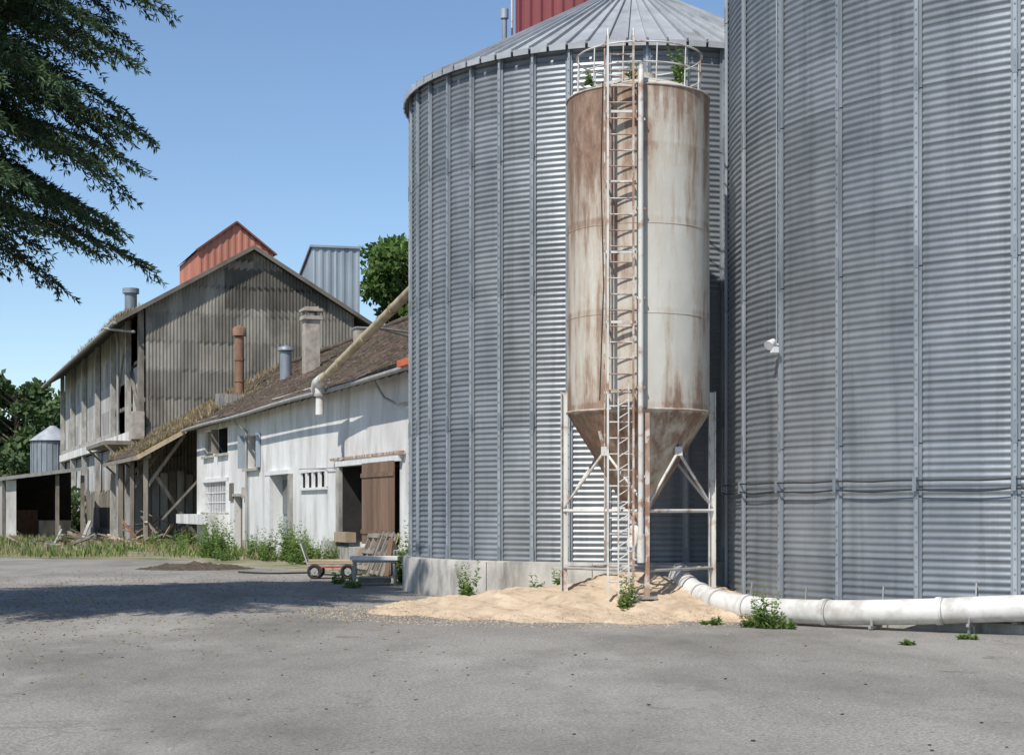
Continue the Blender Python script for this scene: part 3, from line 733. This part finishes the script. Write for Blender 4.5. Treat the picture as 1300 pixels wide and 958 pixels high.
blades('distant_tree_belt',P,unit(rng.normal(size=(n,3))),1.8,.8,leaf_far,P[:,2]/hh_*.6+rng.normal(size=n)*.2+.15)
n=12000; P=np.stack([rng.uniform(-50,-29,n),rng.uniform(104,110,n),rng.random(n)*3.0],1)
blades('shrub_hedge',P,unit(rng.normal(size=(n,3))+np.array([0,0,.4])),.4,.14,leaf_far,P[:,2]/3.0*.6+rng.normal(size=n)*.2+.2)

def conifer(x,y):
    par=empty('cedar_tree'); m=MB()
    m.path([(x,y,0),(x,y,4),(x+.1,y,10),(x,y,16.5)],[.42,.34,.2,.04],bark,14)
    nb=330; PP=[];DD=[];TT=[]
    for i in range(nb):
        f=(i+.5)/nb; z=6.45+f**1.1*10.0; az=i*2.39996+rng.normal()*.1
        L=5.6*(1 if z<10.2 else max(.08,(17.4-z)/7.2)**.8)*rng.uniform(.70,1.0)
        if z<7.6: L*=.90
        if 8.4<z<9.2: L*=.92
        out=np.array([np.cos(az),np.sin(az),0]); sd=np.array([-out[1],out[0],0]); bend=rng.normal()*.2
        def ax(t): return np.array([x,y,z])+out*L*t+sd*bend*L*t*t*.3+np.array([0,0,(.70*t-1.40*t*t)*L*.28])
        m.path([tuple(ax(t)) for t in (0,.2,.4,.6,.8,.97)],[.06,.05,.04,.03,.02,.008],bark,5,False)
        nt_=int(L*11.5)+5; tb=rng.random()
        for k in range(nt_):
            t=.12+.88*(k+rng.random())/nt_; p0=ax(t); s_=1 if k%2 else -1
            tl=(.34+.75*(1-t)**.6)*rng.uniform(.55,1.15)*min(1,L/3)
            d=out*.9+sd*s_*rng.uniform(.25,.9)+np.array([0,0,rng.uniform(-.35,.05)]); d/=np.linalg.norm(d)
            nn=max(5,int(tl/.062)); u=(np.arange(nn)+rng.random(nn))/nn
            pts=p0+d*tl*u[:,None]+np.array([0,0,-1])*(.45*tl*u**2)[:,None]
            tang=unit(d[None]*1.0+np.array([0,0,-.9])*u[:,None]*np.ones((nn,1)))
            rep=5; pts=np.repeat(pts,rep,0); tg=np.repeat(tang,rep,0); q=len(pts)
            dd=unit(tg*.85+rng.normal(size=(q,3))*.46)
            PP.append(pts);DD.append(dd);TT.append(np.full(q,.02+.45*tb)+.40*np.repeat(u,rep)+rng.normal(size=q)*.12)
    m.build('trunk_and_branches',par)
    P=np.concatenate(PP);D=np.concatenate(DD);T=np.concatenate(TT)
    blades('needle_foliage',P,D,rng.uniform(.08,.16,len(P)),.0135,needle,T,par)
    return len(P)
print('needles',conifer(-10.75,24.0))

# ------------------------------------------------------------------ weeds and grass
def weed(x,y,z,h,r,nst=14):
    P=[];D=[];L=[];T=[]
    for k in range(nst):
        a=rng.uniform(0,2*np.pi); lean=np.array([np.cos(a),np.sin(a),0])*rng.uniform(0,.35)
        b=np.array([x,y,z])+np.array([np.cos(a),np.sin(a),0])*r*rng.random()*.7; hh=h*rng.uniform(.35,1)
        for j in range(16):
            t=(j+rng.random())/16; p=b+lean*hh*t+np.array([0,0,hh*t])
            for q in range(3):
                d=rng.normal(size=3)*np.array([1,1,.35])+np.array([0,0,.35]); d/=np.linalg.norm(d)
                P.append(p);D.append(d);L.append((.05+.12*(1-t))*rng.uniform(.6,1.3)*min(1.2,max(.6,h)));T.append(.3+.5*t+rng.normal()*.15)
    return P,D,L,T
def weedset(name,items):
    P=[];D=[];L=[];T=[]
    for it in items:
        a=weed(*it); P+=a[0];D+=a[1];L+=a[2];T+=a[3]
    P=np.array(P);L=np.array(L); blades(name,P,np.array(D),L,L*.18,weedm,np.array(T))
weedset('weed_plant',[(-.78,28.2,0,.80,.22,14)])
weedset('weed_plant',[(1.72,24.4,.15,.62,.22,12)])
weedset('weed_plant',[(3.6,22.3,0,.66,.25,16),(3.85,22.3,0,.25,.3,8),(3.35,22.5,0,.25,.2,5)])
weedset('weed_plant',[(.8,27.3,.3,.5,.1,4),(.45,28.0,.2,.4,.1,4)])
weedset('weed_plant',[(-2.35,35.6,0,1.5,.3,20),(-2.2,34.8,0,.8,.3,10),(-2.0,33.2,0,.4,.2,6)])
weedset('weed_plant',[(-3.4,33.6,0,.35,.25,10),(-3.9,35.5,0,.4,.3,10)])
weedset('silo_top_weeds',[(1.25,25.3,8.5,.30,.1,3),(2.75,25.6,8.6,.85,.2,5),(1.9,25.2,8.55,.3,.1,3)])
weedset('ground_sprouts',[(5.9,20.4,0,.10,.15,3),(4.9,19.6,0,.07,.1,3),(2.9,22.9,0,.15,.2,4)])
items=[]
for k in range(30):
    s_=rng.uniform(8,30); o=rng.uniform(.5,2.6); q=W(s_,o,0); items.append((q.x,q.y,0,rng.uniform(.3,1.1),.6,9))
for (px,py,h) in ((-10.4,54.5,1.85),(-10.0,53.8,1.5),(-7.0,50.5,1.5),(-6.7,50,1.2),(-8.3,52.5,1.2),(-6.1,48,.9),(-5.3,45.6,.9)):
    items.append((px,py,0,h,.5,24))
weedset('wall_weeds',items)
n=30000; X=rng.uniform(-40,-6,n); Yv=rng.uniform(50,84,n)
keep=(Yv>54+ (X+17)*-.1-0.2*np.maximum(0,X+12)*3)&((X+2.5)*-.934+(Yv-40)*-.358>.4)&(np.sin(X*.8+Yv*.5)+np.sin(X*.37-Yv*.9)+rng.normal(size=n)*.6>.0)
P=np.stack([X,Yv,np.zeros(n)],1)[keep]; n=len(P)
blades('verge_grass',P,unit(rng.normal(size=(n,3))*.35+np.array([0,0,1])),rng.uniform(.12,.5,n),.02,vergegrass,rng.random(n))
n=12000; X=rng.uniform(-34,-9,n); Yv=rng.uniform(53,80,n); keep=((X+2.5)*-.934+(Yv-40)*-.358>.4)&(np.sin(X*1.1)+np.sin(Yv*.9+X*.3)>.2)
P=np.stack([X,Yv,np.zeros(n)],1)[keep]; n=len(P)
blades('green_verge_grass',P,unit(rng.normal(size=(n,3))*.35+np.array([0,0,1])),rng.uniform(.15,.55,n),.025,weedm,rng.random(n))
PP=[]
for k in range(2600):
    w=rng.random()**1.3*7.0; o=.6-w+2*(rng.random()<.3); PP.append(tuple(W(42.7-abs(rng.normal())*.35,o,roofz(o)+.03)))
for k in range(2600):
    s_=32+abs(rng.normal())*.25 if k%2 else rng.uniform(30,42); o=rng.uniform(-1.0,2.6) if k%2 else rng.uniform(-3,.5)
    if k%2==0 and np.sin(s_*1.3)+rng.normal()*.5<.5: continue
    PP.append(tuple(W(s_,o,roofz(o)+.03)))
for k in range(3800):
    s_=rng.uniform(-.4,34)*rng.random(); w=-1.4+abs(rng.normal())*.4
    if np.sin(s_*1.1)+np.sin(s_*.43)+rng.normal()*.4<.1: continue
    PP.append(tuple(B(s_,-w,rz(w)+.03)))
PP=np.array(PP); n=len(PP)
blades('roof_grass',PP,unit(rng.normal(size=(n,3))*.4+np.array([0,0,1])),rng.uniform(.12,.42,n),.018,drygrass,rng.random(n))

# ------------------------------------------------------------------ yard objects
tb=empty('white_trestle_table'); m=MB()
m.box((-3.05,35.0,.60),(1.05,.6,.08),whitetop); m.box((-3.05,35.0,.53),(.95,.5,.05),grey_steel)
for i in (-1,1):
    for j in (-1,1): m.beam((-3.05+.46*i,35+.22*j,0),(-3.05+.44*i,35+.22*j,.52),.045,.045,grey_steel)
    m.beam((-3.05+.45*i,34.78,.2),(-3.05+.45*i,35.22,.2),.03,.03,grey_steel)
m.beam((-3.5,34.78,.18),(-2.6,34.78,.18),.03,.03,grey_steel); m.box((-3.05,35,.12),(.7,.4,.14),wood_grey)
m.build('table_frame',tb)
hc=empty('loaded_hand_trolley'); m=MB()
for yy in (37.9,38.5):
    for xx in (-4.75,-3.95):
        m.path([(xx+.15*math.cos(t),yy,.18+.15*math.sin(t)) for t in np.linspace(0,2*math.pi,21)],.035,rubber,8,False)
        m.path([(xx,yy-.03,.18),(xx,yy+.03,.18)],.09,grey_steel,12)
for xx in (-4.75,-3.95): m.path([(xx,37.85,.18),(xx,38.55,.18)],.018,grey_steel,8)
m.box((-4.35,38.2,.33),(1.15,.58,.05),grey_steel); m.beam((-4.9,37.92,.29),(-3.8,37.92,.29),.04,.04,redpaint)
for k in range(6): m.box((-4.35+random.uniform(-.08,.08),38.02+.07*k,.38+.035*(k%3)),(1.3,.12,.03),random.choice([wood_grey,wood_pale]),(V((.99,random.uniform(-.08,.08),0)),V((0,1,0)),Z))
m.path([(-4.92,37.98,.33),(-5.1,37.98,.85),(-5.1,38.42,.85),(-4.92,38.42,.33)],.018,grey_steel,8)
m.build('trolley_body',hc)
def pallet(name,c,ax):
    e=empty(name); m=MB()
    for k in range(5): m.box(c+ax[1]*(-.48+.24*k)+ax[2]*.06,(1.15,.13,.022),wood_grey if k%2 else wood_pale,ax)
    for k in (-1,0,1):
        m.box(c+ax[0]*(.5*k),(.09,1.0,.09),wood_grey,ax)
    for k in (-1,0,1): m.box(c+ax[1]*(.44*k)-ax[2]*.058,(1.15,.11,.02),wood_grey,ax)
    m.build('pallet_boards',e)
t=math.radians(68); up=(Z*math.sin(t)-Nn*math.cos(t)).normalized(); pallet('wooden_pallet',W(1.3,.78,.56),(U,up,U.cross(up)))
pallet('wooden_pallet',W(-.3,.9,.56),(up,U,U.cross(up)))
wp=empty('wood_planks'); m=MB()
for k in range(6):
    q=W(random.uniform(-1.5,4.8),random.uniform(.7,1.2),0); m.beam(q,q+V((random.uniform(.1,.5),.3,random.uniform(.6,1.1))),.12,.03,random.choice([wood_grey,wood_grey,wood_brown,wood_pale]))
m.box(W(5.6,.3,.88),(1.3,.3,.28),wood_pale,AX)
m.build('leaning_planks',wp)
db=empty('debris_pile'); m=MB()
for k in range(170):
    x=random.gauss(-17.5,2.6); y=random.gauss(72,4.0)
    if (x+2.5)*-.934+(y-40)*-.358<1.2: continue
    d=V((random.uniform(-1,1),random.uniform(-1,1),random.uniform(-.1,.25))).normalized()
    a=V((x,y,random.uniform(.05,.3))); m.beam(a,a+d*random.uniform(.4,1.8),random.uniform(.06,.2),.05,random.choice([wood_grey,wood_grey,rust_dark,concrete,wood_brown,rust_steel]))
for k in range(60):
    q=V((random.gauss(-16.5,2.8),random.gauss(69,4),.1)); m.box(q,(random.uniform(.12,.5),)*2+(random.uniform(.1,.3),),random.choice([concrete,brick,rust_dark]),(V((.8,.6,0)),V((-.6,.8,0)),Z))
m.build('scrap_and_rubble',db)
m=MB()
def hm(x,y):
    d=math.hypot((x+8.9)/1.6,(y-44.3)/1.3); return max(-.02,.13*(1-d*d)*(1+.6*math.sin(x*7+y*3)*math.sin(y*5))+.03*math.sin(x*17)*math.sin(y*13))
m.grid(lambda a,b:(-11+4.2*a,42.6+3.4*b,hm(-11+4.2*a,42.6+3.4*b)),80,60,mud,smooth=True); m.build('soil_heap')
yh=empty('yard_hose'); m=MB(); m.path(catmull([(-7.2,41.5,.03),(-6.2,40.6,.03),(-5.2,41.0,.03),(-4.6,39.8,.03),(-3.8,39.9,.03)]),.022,rubber,8)
m.build('hose',yh)
m=MB()
for k in range(420):
    y=random.uniform(7,34); x=random.uniform(-.4,.4)*y
    if math.hypot(x-10.75,y-27.1)<7.3: continue
    r=random.uniform(.005,.014); m.box((x,y,.004+r*.4),(r*2,r*1.6,r),random.choice([concrete,wood_grey,mud]),(V((.8,.6,0)),V((-.6,.8,0)),Z))
m.build('scattered_pebbles')
# fallen needles and leaf litter under the cedar and drifting over the yard
n=9000; X=rng.normal(-8.5,3.6,n); Yv=rng.normal(29,6.0,n)
kp=(Yv>12)&(Yv<44)&(X<-1.5); P=np.stack([X,Yv,np.full(n,.010)],1)[kp]; n=len(P)
blades('leaf_litter',P,unit(rng.normal(size=(n,3))*np.array([1,1,.15])),rng.uniform(.03,.08,n),.008,drygrass,rng.random(n)*.5)

# ------------------------------------------------------------------ light, world, camera
el=math.radians(50); sd=V((-.50,-.866,0)).normalized()*math.cos(el)+Z*math.sin(el)
L=bpy.data.lights.new('sun','SUN'); L.energy=4.8; L.angle=math.radians(.53); L.color=(1,.955,.88)
lo=bpy.data.objects.new('sun',L); C.objects.link(lo); lo.rotation_euler=sd.to_track_quat('Z','Y').to_euler()
w=bpy.data.worlds.new('World'); bpy.context.scene.world=w; w.use_nodes=True; nt=w.node_tree
bg=nt.nodes['Background']; sk=nt.nodes.new('ShaderNodeTexSky'); sk.sky_type='NISHITA'; sk.sun_disc=False
sk.sun_elevation=el; sk.sun_rotation=math.atan2(sd.x,sd.y)%(2*math.pi); sk.air_density=1.1; sk.dust_density=.15; sk.ozone_density=3.8; sk.altitude=900
nt.links.new(sk.outputs[0],bg.inputs[0]); bg.inputs[1].default_value=.14
cam=bpy.data.cameras.new('camera'); co=bpy.data.objects.new('camera',cam); C.objects.link(co)
co.location=(0,0,1.7); co.rotation_euler=(math.radians(90),0,0); cam.sensor_width=36; cam.lens=55.4; cam.shift_y=.1277; cam.clip_end=4000
sc=bpy.context.scene; sc.camera=co
sc.view_settings.view_transform='Standard'; sc.view_settings.look='None'; sc.view_settings.exposure=0
